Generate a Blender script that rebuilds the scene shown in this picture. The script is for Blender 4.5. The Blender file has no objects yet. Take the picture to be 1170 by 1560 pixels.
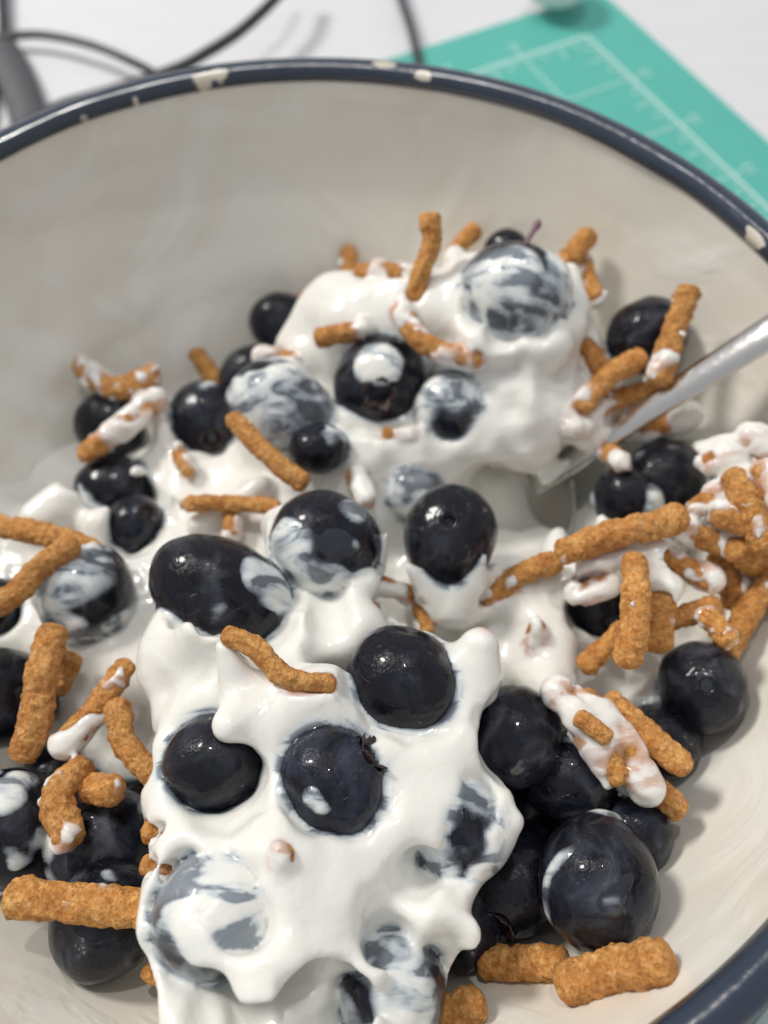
import bpy, math
import numpy as np
from mathutils import Matrix, Vector

# ------------------------------------------------------------------ camera, world, lights
sc = bpy.context.scene
S = 0.01                       # all coordinates below are centimetres, z = 0 on the bowl's rim
ZT = -6.5                      # the table top
PW, PH, F = 1170, 1560, 1250.0
PITCH, ROLL = math.radians(61.645), math.radians(0.7)
CAM = np.array([1.161, -6.84, 10.242])
def m3(p): return Vector((p[0]*S, p[1]*S, (p[2]-ZT)*S))
RT = np.array([1., 0, 0]); UP = np.array([0, math.sin(PITCH), math.cos(PITCH)]); FW = np.array([0, math.cos(PITCH), -math.sin(PITCH)])
CX = math.cos(ROLL)*RT + math.sin(ROLL)*UP; CY = -math.sin(ROLL)*RT + math.cos(ROLL)*UP; CZ = -FW
cd = bpy.data.cameras.new('camera'); cam = bpy.data.objects.new('camera', cd); sc.collection.objects.link(cam)
M = Matrix(((CX[0], CY[0], CZ[0]), (CX[1], CY[1], CZ[1]), (CX[2], CY[2], CZ[2]))).to_4x4(); M.translation = m3(CAM)
cam.matrix_world = M
cd.sensor_fit = 'HORIZONTAL'; cd.sensor_width = 36; cd.lens = 36*F/PW; cd.clip_start = 0.005; cd.clip_end = 50
cd.dof.use_dof = True; cd.dof.focus_distance = 0.108; cd.dof.aperture_fstop = 17.0
sc.camera = cam
w = bpy.data.worlds.new('World'); sc.world = w; w.use_nodes = True
w.node_tree.nodes['Background'].inputs[0].default_value = (0.93, 0.955, 1.0, 1); w.node_tree.nodes['Background'].inputs[1].default_value = 0.50
def area(name, loc, target, size, power, col):
    l = bpy.data.lights.new(name, 'AREA'); l.shape = 'DISK'; l.size = size; l.energy = power; l.color = col
    o = bpy.data.objects.new(name, l); sc.collection.objects.link(o); o.location = loc
    o.rotation_euler = (Vector(target)-Vector(loc)).to_track_quat('-Z', 'Y').to_euler(); return o
area('room_lamp', (-0.80, 0.56, 0.98), (0, 0, 0.03), 0.28, 12.6, (1.0, 0.955, 0.89))
area('ceiling_lamp', (-0.05, 0.55, 1.6), (0, 0, 0.03), 0.05, 5.6, (1.0, 0.97, 0.93))
sc.view_settings.view_transform = 'Standard'; sc.view_settings.look = 'None'; sc.view_settings.exposure = 0.0; sc.view_settings.gamma = 1.0

# ------------------------------------------------------------------ helpers
def un(u, v, z):
    x = (u-PW/2)/F; y = -(v-PH/2)/F
    d = FW + x*CX + y*CY; t = (z-CAM[2])/d[2]
    return CAM+d*t, t
def vis(p):                     # unit vector from p to the camera
    q = CAM-np.asarray(p); return q/np.linalg.norm(q)
_rs = np.random.RandomState(7); _L = _rs.rand(64, 64, 64).astype(np.float32)
def noise(P, fr, seed=0):       # smooth value noise, 0..1
    Q = P*fr + np.array([seed*7.31, seed*3.77, seed*5.13]); i = np.floor(Q).astype(int); f = (Q-i); f = f*f*(3-2*f)
    r = 0
    for a in (0, 1):
        for b in (0, 1):
            for c in (0, 1):
                wt = (f[..., 0] if a else 1-f[..., 0])*(f[..., 1] if b else 1-f[..., 1])*(f[..., 2] if c else 1-f[..., 2])
                r = r + wt*_L[(i[..., 0]+a) & 63, (i[..., 1]+b) & 63, (i[..., 2]+c) & 63]
    return r
def fbm(P, fr, seed=0, oc=3): 
    r = 0; a = .5; t = 0
    for k in range(oc): r = r+a*noise(P, fr*2**k, seed+k*11); t += a; a *= .5
    return r/t
def mesh_np(name, V, Fc, mat, parent=None, smooth=True, loc=None):
    V = np.asarray(V, float)
    L = np.zeros(3) if loc is None else np.asarray(loc, float)
    me = bpy.data.meshes.new(name)
    W = (V-L)*S
    if parent is None and loc is None: W[:, 2] -= ZT*S
    if isinstance(Fc, np.ndarray):
        n, k = Fc.shape
        me.vertices.add(len(V)); me.vertices.foreach_set('co', W.astype(np.float32).ravel())
        me.loops.add(n*k); me.loops.foreach_set('vertex_index', Fc.astype(np.int32).ravel())
        me.polygons.add(n); me.polygons.foreach_set('loop_start', np.arange(n, dtype=np.int32)*k)
        me.update(calc_edges=True)
    else: me.from_pydata(W.tolist(), [], Fc)
    me.validate(); me.polygons.foreach_set('use_smooth', np.full(len(me.polygons), smooth)); me.update()
    if mat: me.materials.append(mat)
    o = bpy.data.objects.new(name, me); sc.collection.objects.link(o)
    if loc is not None and parent is None: o.location = m3(L)
    if parent is not None: o.parent = parent
    return o
def tag(o, label=None, cat=None, group=None, kind=None):
    if label: o['label'] = label
    if cat: o['category'] = cat
    if group: o['group'] = group
    if kind: o['kind'] = kind
    return o
def empty(name, p=(0, 0, ZT)):
    o = bpy.data.objects.new(name, None); sc.collection.objects.link(o); o.location = m3(p); o.empty_display_size = .01; return o
def tube(path, rad, n=16, closed=False, cap=True):
    P = np.asarray(path, float); R = np.broadcast_to(np.asarray(rad, float), (len(P),))
    T = np.gradient(P, axis=0); T /= np.linalg.norm(T, axis=1)[:, None]
    u = np.cross(T[0], [0, 0, 1.]); 
    if np.linalg.norm(u) < .1: u = np.cross(T[0], [0, 1., 0])
    u /= np.linalg.norm(u); V = []
    for k in range(len(P)):
        u = u-T[k]*(u@T[k]); u /= np.linalg.norm(u); vv = np.cross(T[k], u)
        a = np.arange(n)*2*math.pi/n
        V.append(P[k]+R[k]*(np.cos(a)[:, None]*u+np.sin(a)[:, None]*vv))
    V = np.concatenate(V); m = len(P); fs = []
    k, j = np.meshgrid(np.arange(m-1), np.arange(n), indexing='ij'); j2 = (j+1) % n
    fs = np.stack([k*n+j, k*n+j2, (k+1)*n+j2, (k+1)*n+j], -1).reshape(-1, 4)
    return V, fs
def bez(pts, n):                # Catmull-Rom through the points
    P = np.asarray(pts, float)
    if len(P) == 2: return P[0]+(P[1]-P[0])*np.linspace(0, 1, n)[:, None]
    Q = np.vstack([2*P[0]-P[1], P, 2*P[-1]-P[-2]]); out = []
    for s in np.linspace(0, len(P)-1-1e-6, n):
        i = int(s); f = s-i; a, b, c, d = Q[i:i+4]
        out.append(.5*((2*b)+(c-a)*f+(2*a-5*b+4*c-d)*f*f+(3*b-a-3*c+d)*f**3))
    return np.array(out)

# ------------------------------------------------------------------ materials
def mat(name):
    m = bpy.data.materials.new(name); m.use_nodes = True; nt = m.node_tree; return m, nt, nt.nodes['Principled BSDF']
def N(nt, t, **k):
    n = nt.nodes.new(t)
    for a, b in k.items():
        if a.startswith('i_'): n.inputs[a[2:]].default_value = b
        else: setattr(n, a, b)
    return n
def coords(nt, out='Object', scale=100.):   # centimetres
    c = N(nt, 'ShaderNodeTexCoord'); mp = N(nt, 'ShaderNodeMapping'); mp.inputs['Scale'].default_value = (scale,)*3
    nt.links.new(c.outputs[out], mp.inputs[0]); return mp.outputs[0]
def nz(nt, co, scale, detail=3, rough=.5, dist=0.):
    n = N(nt, 'ShaderNodeTexNoise'); n.inputs['Scale'].default_value = scale; n.inputs['Detail'].default_value = detail
    n.inputs['Roughness'].default_value = rough; n.inputs['Distortion'].default_value = dist; nt.links.new(co, n.inputs[0]); return n.outputs[0]
def nz3(nt, co, scale, amt):    # coordinates warped by noise
    n = N(nt, 'ShaderNodeTexNoise'); n.inputs['Scale'].default_value = scale; nt.links.new(co, n.inputs[0])
    m = N(nt, 'ShaderNodeVectorMath', operation='MULTIPLY_ADD'); m.inputs[1].default_value = (amt,)*3
    nt.links.new(n.outputs[1], m.inputs[0]); nt.links.new(co, m.inputs[2]); return m.outputs[0]
def ramp(nt, f, stops):
    r = N(nt, 'ShaderNodeValToRGB'); e = r.color_ramp.elements
    while len(e) < len(stops): e.new(.5)
    for i, (p, c) in enumerate(stops): e[i].position = p; e[i].color = (*c, 1) if len(c) == 3 else c
    nt.links.new(f, r.inputs[0]); return r.outputs[0]
def mix(nt, f, a, b):
    m = N(nt, 'ShaderNodeMix', data_type='RGBA')
    if isinstance(f, float): m.inputs[0].default_value = f
    else: nt.links.new(f, m.inputs[0])
    for k, x in ((6, a), (7, b)):
        if isinstance(x, tuple): m.inputs[k].default_value = (*x, 1)
        else: nt.links.new(x, m.inputs[k])
    return m.outputs[2]
def bump(nt, h, dist, strength=1., normal=None):
    b = N(nt, 'ShaderNodeBump'); b.inputs['Distance'].default_value = dist*S; b.inputs['Strength'].default_value = strength
    nt.links.new(h, b.inputs['Height'])
    if normal: nt.links.new(normal, b.inputs['Normal'])
    return b.outputs[0]
def math_(nt, op, a, b=None, clamp=False):
    m = N(nt, 'ShaderNodeMath', operation=op, use_clamp=clamp)
    for k, x in ((0, a), (1, b)):
        if x is None: continue
        if isinstance(x, (int, float)): m.inputs[k].default_value = x
        else: nt.links.new(x, m.inputs[k])
    return m.outputs[0]

def N_sep(nt, c):
    s = N(nt, 'ShaderNodeSeparateColor'); nt.links.new(c, s.inputs[0]); return s.outputs[0]
def mat_berry():
    m, nt, b = mat('blueberry_skin'); co = coords(nt)
    oi = N(nt, 'ShaderNodeObjectInfo'); rnd = oi.outputs['Random']
    ad = N(nt, 'ShaderNodeVectorMath', operation='ADD'); cmb = N(nt, 'ShaderNodeCombineXYZ')
    r40 = math_(nt, 'MULTIPLY', rnd, 40.); nt.links.new(r40, cmb.inputs[0]); nt.links.new(r40, cmb.inputs[1])
    nt.links.new(co, ad.inputs[0]); nt.links.new(cmb.outputs[0], ad.inputs[1]); co = ad.outputs[0]
    bl = N(nt, 'ShaderNodeAttribute', attribute_type='OBJECT', attribute_name='bloom')
    patch = ramp(nt, nz(nt, co, 1.6, 5, .62, 1.2), [(.40, (0, 0, 0)), (.62, (1, 1, 1))])
    fine = ramp(nt, nz(nt, co, 9, 6, .7, .6), [(.3, (.25,)*3), (.75, (1, 1, 1))])
    bf = math_(nt, 'MULTIPLY', math_(nt, 'MULTIPLY', patch, fine), bl.outputs['Fac'])
    base = mix(nt, nz(nt, co, 2.2, 3), (.0030, .0030, .0045), (.0075, .008, .014))
    col = mix(nt, bf, base, (.045, .055, .092))
    # milky streaks wiped thinly over the skin
    mk = N(nt, 'ShaderNodeAttribute', attribute_type='OBJECT', attribute_name='milk')
    st = nz(nt, co, 1.0, 6, .55, 1.5)
    mf = math_(nt, 'MULTIPLY', ramp(nt, st, [(.50, (0, 0, 0)), (.58, (.10,)*3), (.66, (.32,)*3), (.78, (.75,)*3)]), mk.outputs['Fac'])
    col = mix(nt, mf, col, (.30, .33, .40))
    nt.links.new(col, b.inputs['Base Color'])
    rg = ramp(nt, nz(nt, co, 3.3, 4, .6, .8), [(.40, (.10,)*3), (.66, (.36,)*3)]); nt.links.new(rg, b.inputs['Roughness'])
    b.inputs['Coat Weight'].default_value = .36; b.inputs['Coat Roughness'].default_value = .035; b.inputs['Specular IOR Level'].default_value = .14
    vs = N(nt, 'ShaderNodeTexVoronoi', feature='DISTANCE_TO_EDGE'); vs.inputs['Scale'].default_value = 2.4; nt.links.new(nz3(nt, co, 1.2, .5), vs.inputs[0])
    scr = math_(nt, 'MULTIPLY', ramp(nt, vs.outputs['Distance'], [(.0, (1, 1, 1)), (.018, (0, 0, 0))]), ramp(nt, nz(nt, co, 1.7, 3), [(.5, (0, 0, 0)), (.62, (1, 1, 1))]))
    h = math_(nt, 'ADD', math_(nt, 'MULTIPLY', nz(nt, co, 5, 5, .6, .4), 1.), math_(nt, 'MULTIPLY', nz(nt, co, 22, 3, .6), .25))
    h = math_(nt, 'SUBTRACT', h, math_(nt, 'MULTIPLY', scr, .5))
    nb = bump(nt, h, .04, .6); nt.links.new(nb, b.inputs['Normal'])
    nt.links.new(bump(nt, nz(nt, co, 2.5, 3), .05, .5), b.inputs['Coat Normal'])
    return m
def mat_calyx():
    m, nt, b = mat('dried_calyx'); co = coords(nt)
    nt.links.new(mix(nt, nz(nt, co, 12, 4), (.016, .012, .014), (.085, .05, .04)), b.inputs['Base Color']); b.inputs['Roughness'].default_value = .55
    nt.links.new(bump(nt, nz(nt, co, 20, 3), .03, .8), b.inputs['Normal']); return m
def mat_stem():
    m, nt, b = mat('berry_stem'); co = coords(nt)
    nt.links.new(mix(nt, nz(nt, co, 9, 4), (.10, .03, .045), (.34, .22, .24)), b.inputs['Base Color']); b.inputs['Roughness'].default_value = .5; return m
def mat_bran():
    m, nt, b = mat('bran_stick'); co = coords(nt)
    oi = N(nt, 'ShaderNodeObjectInfo')
    vo = N(nt, 'ShaderNodeTexVoronoi'); vo.inputs['Scale'].default_value = 11; vo.inputs['Randomness'].default_value = 1; nt.links.new(co, vo.inputs[0])
    g = nz(nt, co, 14, 6, .75)
    c1 = ramp(nt, g, [(.28, (.48, .185, .045)), (.44, (.78, .365, .095)), (.58, (.92, .52, .19)), (.76, (.96, .74, .42))])
    c2 = ramp(nt, nz(nt, co, 3, 3), [(.3, (.70, .56, .44)), (.7, (1, 1, 1))])
    mm = N(nt, 'ShaderNodeMix', data_type='RGBA', blend_type='MULTIPLY'); mm.inputs[0].default_value = .9
    nt.links.new(c1, mm.inputs[6]); nt.links.new(c2, mm.inputs[7])
    fl = N(nt, 'ShaderNodeTexVoronoi'); fl.inputs['Scale'].default_value = 15; nt.links.new(nz3(nt, co, 9, .08), fl.inputs[0])
    flk = ramp(nt, N_sep(nt, fl.outputs['Color']), [(.15, (.62, .50, .40)), (.45, (.95, .92, .88)), (.8, (1, 1, 1)), (.93, (1.15, 1.2, 1.3))])
    m2 = N(nt, 'ShaderNodeMix', data_type='RGBA', blend_type='MULTIPLY'); m2.inputs[0].default_value = .6; nt.links.new(mm.outputs[2], m2.inputs[6]); nt.links.new(flk, m2.inputs[7])
    hs = N(nt, 'ShaderNodeHueSaturation'); nt.links.new(m2.outputs[2], hs.inputs['Color'])
    nt.links.new(math_(nt, 'ADD', math_(nt, 'MULTIPLY', oi.outputs['Random'], .24), .98), hs.inputs['Value']); hs.inputs['Saturation'].default_value = 1.0
    nt.links.new(hs.outputs[0], b.inputs['Base Color']); b.inputs['Roughness'].default_value = .62
    b.inputs['Specular IOR Level'].default_value = .35
    b.inputs['Subsurface Weight'].default_value = 0.0
    n1 = bump(nt, fl.outputs['Distance'], .05, .8); n2 = bump(nt, nz(nt, co, 30, 5, .8), .045, .9, n1); nt.links.new(n2, b.inputs['Normal']); return m
def mat_yogurt():
    m, nt, b = mat('yogurt'); co = coords(nt)
    at = N(nt, 'ShaderNodeVertexColor', layer_name='film')
    mpv = N(nt, 'ShaderNodeMapping'); mpv.inputs['Rotation'].default_value = (.5, .6, .9); mpv.inputs['Scale'].default_value = (.75, 1.9, 1.1); nt.links.new(co, mpv.inputs[0]); cv = mpv.outputs[0]
    # colour = what lies underneath, alpha = thickness of the yogurt over it (cm); thin yogurt is translucent and streaky
    st = nz(nt, cv, 1.25, 3, .5, 1.2); st2 = nz(nt, co, 5, 3, .5, 1.)
    k = math_(nt, 'MULTIPLY', math_(nt, 'SUBTRACT', math_(nt, 'ADD', math_(nt, 'MULTIPLY', st, .88), math_(nt, 'MULTIPLY', st2, .12)), .42), 13.)
    k = math_(nt, 'MAXIMUM', k, .20)
    th = math_(nt, 'MULTIPLY', at.outputs[1], k)
    th = math_(nt, 'MAXIMUM', th, math_(nt, 'SUBTRACT', at.outputs[1], .05))
    white = mix(nt, nz(nt, co, .6, 3), (.81, .795, .74), (.85, .84, .79))
    cf = N(nt, 'ShaderNodeCombineXYZ')       # blue light is turned back by thinner yogurt than red
    for ch, t_ in enumerate((.032, .027, .022)):
        nt.links.new(math_(nt, 'SUBTRACT', 1.0, math_(nt, 'EXPONENT', math_(nt, 'MULTIPLY', th, -1/t_))), cf.inputs[ch])
    def vm(op, a, b_):
        v = N(nt, 'ShaderNodeVectorMath', operation=op); nt.links.new(a, v.inputs[0]); nt.links.new(b_, v.inputs[1]); return v.outputs[0]
    nt.links.new(vm('ADD', at.outputs[0], vm('MULTIPLY', vm('SUBTRACT', white, at.outputs[0]), cf.outputs[0])), b.inputs['Base Color'])
    b.inputs['Roughness'].default_value = .30; b.inputs['IOR'].default_value = 1.38; b.inputs['Specular IOR Level'].default_value = .55
    b.inputs['Subsurface Weight'].default_value = .55; b.inputs['Subsurface Radius'].default_value = (1.0, .9, .75); b.inputs['Subsurface Scale'].default_value = .0018
    h = nz(nt, co, 1.3, 4, .5, 1.5)
    n1 = bump(nt, h, .07, .4); n2 = bump(nt, nz(nt, co, 6, 3, .5, .5), .012, .6, n1)
    nt.links.new(n2, b.inputs['Normal']); b.inputs['Coat Weight'].default_value = .6; b.inputs['Coat Roughness'].default_value = .05
    nt.links.new(n2, b.inputs['Coat Normal']); return m
def mat_glaze():
    m, nt, b = mat('cream_glaze'); co = coords(nt)
    c = mix(nt, ramp(nt, nz(nt, co, .35, 4, .5, 1.5), [(.35, (0, 0, 0)), (.65, (1, 1, 1))]), (.77, .73, .635), (.82, .785, .705))
    sm = ramp(nt, nz(nt, co, .26, 4, .5, 2.0), [(.48, (0, 0, 0)), (.64, (1, 1, 1))])
    c = mix(nt, math_(nt, 'MULTIPLY', sm, .75), c, (.86, .85, .79))
    nt.links.new(c, b.inputs['Base Color']); b.inputs['Roughness'].default_value = .25; b.inputs['Coat Weight'].default_value = .5; b.inputs['Coat Roughness'].default_value = .10
    hh = math_(nt, 'ADD', math_(nt, 'MULTIPLY', sm, .32), nz(nt, co, .4, 2, .4, .6))
    nt.links.new(bump(nt, hh, .12, .45), b.inputs['Normal']); return m
CHIPS = []                      # filled below with (x, y, half length, half width) of worn spots
def mat_rim():
    m, nt, b = mat('navy_rim'); co = coords(nt, 'Object')
    base = mix(nt, nz(nt, co, 1.5, 4), (.013, .022, .042), (.024, .038, .066))
    nn = nz(nt, co, 4.5, 5, .65)
    tot = None
    for (x, y, l, wd) in CHIPS:
        a = math.atan2(y, x)
        sub = N(nt, 'ShaderNodeVectorMath', operation='SUBTRACT'); sub.inputs[1].default_value = (x, y, 0); nt.links.new(co, sub.inputs[0])
        mp = N(nt, 'ShaderNodeMapping', vector_type='POINT'); mp.inputs['Rotation'].default_value = (0, 0, -a); mp.inputs['Scale'].default_value = (1, 1, 0)
        nt.links.new(sub.outputs[0], mp.inputs[0])
        sc2 = N(nt, 'ShaderNodeVectorMath', operation='MULTIPLY'); sc2.inputs[1].default_value = (1/wd, 1/l, 0); nt.links.new(mp.outputs[0], sc2.inputs[0])
        ln = N(nt, 'ShaderNodeVectorMath', operation='LENGTH'); nt.links.new(sc2.outputs[0], ln.inputs[0])
        f = math_(nt, 'SUBTRACT', 1.0, ln.outputs['Value'])
        tot = f if tot is None else math_(nt, 'MAXIMUM', tot, f)
    tot = math_(nt, 'ADD', tot, math_(nt, 'MULTIPLY', math_(nt, 'SUBTRACT', nn, .5), 1.3))
    k = ramp(nt, tot, [(.0, (0, 0, 0)), (.10, (1, 1, 1))])
    nt.links.new(mix(nt, k, base, (.66, .60, .50)), b.inputs['Base Color']); b.inputs['Roughness'].default_value = .25
    b.inputs['Coat Weight'].default_value = .5; b.inputs['Coat Roughness'].default_value = .1
    nt.links.new(bump(nt, math_(nt, 'SUBTRACT', nz(nt, co, 3, 3), k), .03, .5), b.inputs['Normal']); return m
def mat_table():
    m, nt, b = mat('table_laminate'); co = coords(nt)
    mp = N(nt, 'ShaderNodeMapping'); mp.inputs['Scale'].default_value = (.25, 3.2, 1); mp.inputs['Rotation'].default_value = (0, 0, .18); nt.links.new(co, mp.inputs[0])
    g = nz(nt, mp.outputs[0], 1.4, 6, .6, .4)
    nt.links.new(ramp(nt, g, [(.3, (.66, .66, .68)), (.7, (.72, .715, .735))]), b.inputs['Base Color']); b.inputs['Roughness'].default_value = .45
    nt.links.new(bump(nt, g, .02, .3), b.inputs['Normal']); return m
def simple(name, c1, c2, sc_, rough, metal=0., bmp=.01, coat=0.):
    m, nt, b = mat(name); co = coords(nt); g = nz(nt, co, sc_, 4)
    nt.links.new(mix(nt, g, c1, c2), b.inputs['Base Color']); b.inputs['Roughness'].default_value = rough; b.inputs['Metallic'].default_value = metal
    b.inputs['Coat Weight'].default_value = coat
    nt.links.new(bump(nt, g, bmp, .4), b.inputs['Normal']); return m

# ------------------------------------------------------------------ table, mat and things behind the bowl
MT = mat_table()
tag(mesh_np('table_top', [(-70, -45, ZT), (70, -45, ZT), (70, 75, ZT), (-70, 75, ZT)], np.array([[0, 1, 2, 3]]), MT, smooth=False), kind='structure')

C0 = un(913, -2, ZT)[0]; a0 = math.radians(-151.8); a1 = math.radians(-61.0)
e0 = np.array([math.cos(a0), math.sin(a0), 0]); e1 = np.array([math.cos(a0+math.pi/2), math.sin(a0+math.pi/2), 0])
def matp(s, t, z): p = C0+e0*s+e1*t; return (p[0], p[1], z)
mtm = simple('teal_vinyl', (.085, .42, .36), (.10, .46, .39), .7, .55)
mtl = simple('mat_print', (.55, .78, .74), (.60, .82, .78), 2, .55)
cm_ = empty('cutting_mat', (C0[0], C0[1], ZT))
tag(cm_, 'teal self-healing cutting mat with pale printed grid lying behind the bowl', 'cutting mat')
def local(parent_p, V): return np.asarray(V)-np.asarray(parent_p)
pp = np.array([C0[0], C0[1], ZT]); zt = ZT+.25
# mat sheet with rounded corner
rc = .5; ring = [matp(rc*(1-math.sin(a)), rc*(1-math.cos(a)), 0) for a in np.linspace(0, math.pi/2, 7)]
ring = [matp(30, 0, 0), matp(rc*1.0, 0, 0)]+[matp(rc*(1-math.sin(a)), rc*(1-math.cos(a)), 0) for a in np.linspace(0.2, math.pi/2-.2, 5)]+[matp(0, rc, 0), matp(0, 29, 0), matp(30, 29, 0)]
nr = len(ring)
V = [(x, y, ZT+.01) for x, y, _ in ring]+[(x, y, zt) for x, y, _ in ring]
Fs = [list(range(nr, 2*nr))]+[[i, (i+1) % nr, nr+(i+1) % nr, nr+i] for i in range(nr)]
mesh_np('mat_sheet', local(pp, V), Fs, mtm, cm_, smooth=False)
V = []; Fs = []
def strip(s0, t0, s1, t1, wd, k=[0]):
    d = np.array([s1-s0, t1-t0]); d /= np.linalg.norm(d); n = np.array([-d[1], d[0]])*wd/2; k0 = len(V)
    zz = zt+.012+.0012*(k[0] % 7); k[0] += 1
    for (s, t) in ((s0-n[0], t0-n[1]), (s1-n[0], t1-n[1]), (s1+n[0], t1+n[1]), (s0+n[0], t0+n[1])): V.append(matp(s, t, zz))
    Fs.append([k0, k0+1, k0+2, k0+3])
B = 1.9; G = 2.54
strip(B, B, 28, B, .09); strip(B, B, B, 27, .09)
for i in range(1, 11): strip(B+G*i, B-.35, B+G*i, B+G*9.8, .05)
for j in range(1, 10): strip(B-.35, B+G*j, B+G*10, B+G*j, .05)
for i in range(1, 80):
    L_ = .75 if i % 4 == 0 else (.5 if i % 2 == 0 else .3)
    if i % 8: 
        strip(B+G/8*i, B, B+G/8*i, B+L_*(1 if i < 80 else 0), .05)
for i in range(1, 78):
    L_ = .75 if i % 4 == 0 else (.5 if i % 2 == 0 else .3)
    if i % 8: strip(B, B+G/8*i, B+L_, B+G/8*i, .05)
strip(B+G, B+G, B+G*9, B+G*9, .05); strip(B+G, B+G, B+G+4.5, B+G+7.8, .05); strip(B+G, B+G, B+G+7.8, B+G+4.5, .05)
for j in range(1, 9):   # little ruler figures outside the border, as short strokes
    strip(B-.75, B+G*j-.12, B-.40, B+G*j-.12, .06); strip(B-.75, B+G*j+.12, B-.4, B+G*j+.12, .05)
for i in range(1, 9): strip(B+G*i-.1, B-.75, B+G*i-.1, B-.4, .06); strip(B+G*i+.1, B-.7, B+G*i+.1, B-.45, .05)
mesh_np('printed_grid', local(pp, V), Fs, mtl, cm_, smooth=False)

mcab = simple('black_cable', (.018, .018, .020), (.035, .035, .04), 3, .4)
def cable(pts, d, label, nm='power_cable'):
    P = np.array([un(u, v, ZT+z)[0] for u, v, z in pts]); V, f = tube(bez(P, 90), d/2, 12)
    return tag(mesh_np(nm, V, f, mcab), label, 'cable', 'black cables on the table')
cable([(-30, 62, .35), (0, 57, .4), (60, 53, .5), (130, 66, .6), (190, 89, .6), (262, 128, .3), (330, 190, .2), (380, 260, .15)], .26, 'thin black cable arching from the left edge down to the bowl rim')
cable([(450, -45, 1.2), (425, -8, 1.3), (370, 44, 1.2), (315, 80, .9), (262, 107, .6), (170, 138, .4), (90, 162, .3), (20, 200, .2), (-60, 250, .2)], .34, 'thick black cable sweeping from the top edge along the left rim of the bowl')
cable([(595, -60, .5), (612, 0, .5), (628, 50, .45), (640, 110, .35), (645, 170, .2)], .27, 'short black cable dropping from the top edge to the middle of the rim')
cable([(2, -60, .3), (3, 0, .3), (5, 50, .25), (-6, 100, .2), (-20, 200, .2)], .34, 'black cable running down the extreme left edge of the picture')
# broad flat strap at the far left
P = np.array([un(u, v, ZT+z)[0] for u, v, z in [(-10, 60, .35), (12, 95, .35), (32, 140, .3), (45, 190, .2), (50, 260, .15)]])
C = bez(P, 40); T = np.gradient(C, axis=0); T /= np.linalg.norm(T, axis=1)[:, None]; sd = np.cross(T, [0, 0, 1.]); V = []
for k in range(40):
    for (a, b) in ((-1, 0), (-.9, .5), (0, .62), (.9, .5), (1, 0), (.9, -.5), (0, -.5), (-.9, -.5)): V.append(C[k]+sd[k]*a*.58+np.array([0, 0, b*.22]))
k, j = np.meshgrid(np.arange(39), np.arange(8), indexing='ij')
fs = np.stack([k*8+j, k*8+(j+1) % 8, (k+1)*8+(j+1) % 8, (k+1)*8+j], -1).reshape(-1, 4)
tag(mesh_np('flat_cable', np.array(V), fs, simple('grey_rubber', (.06, .06, .068), (.09, .09, .10), 2, .6)), 'wide flat grey cable lying between the black cables at the left edge', 'cable')

def lathe(prof, n, c=(0, 0, 0), closed=False):
    V = []; m = len(prof)
    for r, z in prof:
        for k in range(n): a = 2*math.pi*k/n; V.append((c[0]+r*math.cos(a), c[1]+r*math.sin(a), c[2]+z))
    k, j = np.meshgrid(np.arange(m-1+(1 if closed else 0)), np.arange(n), indexing='ij')
    return np.array(V), np.stack([k*n+j, k*n+(j+1) % n, ((k+1) % m)*n+(j+1) % n, ((k+1) % m)*n+j], -1).reshape(-1, 4)
wc = un(846, -20, ZT+.9)[0]; wc[2] = ZT+.262
V, f = lathe([(0.01, .3), (.6, .3), (.9, .42), (1.05, .6), (1.1, .8), (1.05, 1.05), (.8, 1.25), (.4, 1.35), (0.01, 1.38)], 48, wc)
tag(mesh_np('cap', V, f, simple('white_plastic', (.80, .79, .76), (.84, .83, .80), 1, .35)), 'round off-white cap standing on the corner of the teal mat at the top edge', 'cap')
q0 = un(1152, 1566, ZT+.6)[0]; q1 = un(1176, 1534, ZT+.6)[0]; d = q1-q0; d[2] = 0; d /= np.linalg.norm(d); nn_ = np.array([d[1], -d[0], 0])
def slab(name, a, b, wd0, wd1, z0, z1, mt_, par):
    V = [];
    for z in (z0, z1):
        for (l, ww) in ((a, wd0), (b, wd0), (b, wd1), (a, wd1)): p = q0+d*l+nn_*ww; V.append((p[0], p[1], z))
    return mesh_np(name, local((q0[0], q0[1], ZT), V), [[3, 2, 1, 0], [4, 5, 6, 7], [0, 1, 5, 4], [1, 2, 6, 5], [2, 3, 7, 6], [3, 0, 4, 7]], mt_, par, smooth=False)
nb_ = tag(empty('tin_box', (q0[0], q0[1], ZT)), 'dark red flat tin with a pale rim just outside the bowl at lower right', 'tin')
slab('tin_lid', -4, 4, .12, 5, ZT+.02, ZT+.52, simple('red_paint', (.20, .015, .02), (.26, .02, .025), 1, .35), nb_)
slab('tin_edge', -4.05, 4.05, -.05, .115, ZT+.01, ZT+.62, simple('pale_edge', (.45, .52, .50), (.52, .58, .56), 1, .3), nb_)

# ------------------------------------------------------------------ bowl
PROF = [(8.63, 0), (8.56, -.35), (8.42, -.9), (8.18, -1.6), (7.9, -2.2), (7.45, -3.0), (6.75, -3.95), (5.75, -4.9), (4.5, -5.55), (3.0, -5.85), (0.02, -5.95)]
pr = np.array(PROF)
def wall_r(z): return np.interp(z, pr[::-1, 1], pr[::-1, 0])
for (u, v, l, wd) in ((130, 176, .20, .10), (311, 121, .22, .10), (334, 116, .20, .10), (585, 104, .27, .09), (643, 118, .19, .09), (206, 150, .07, .08), (88, 206, .25, .05), (-5, 243, .4, .08), (800, 164, .35, .035), (920, 218, .3, .03), (1150, 360, .25, .05)):
    p = un(u, v, 0.06)[0]; CHIPS.append((p[0], p[1], l, wd))
MG = mat_glaze(); MR = mat_rim()
bw = tag(empty('bowl', (0, 0, ZT)), 'cream ceramic bowl with a worn navy blue rim, holding the yogurt, berries and bran', 'bowl')
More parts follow.
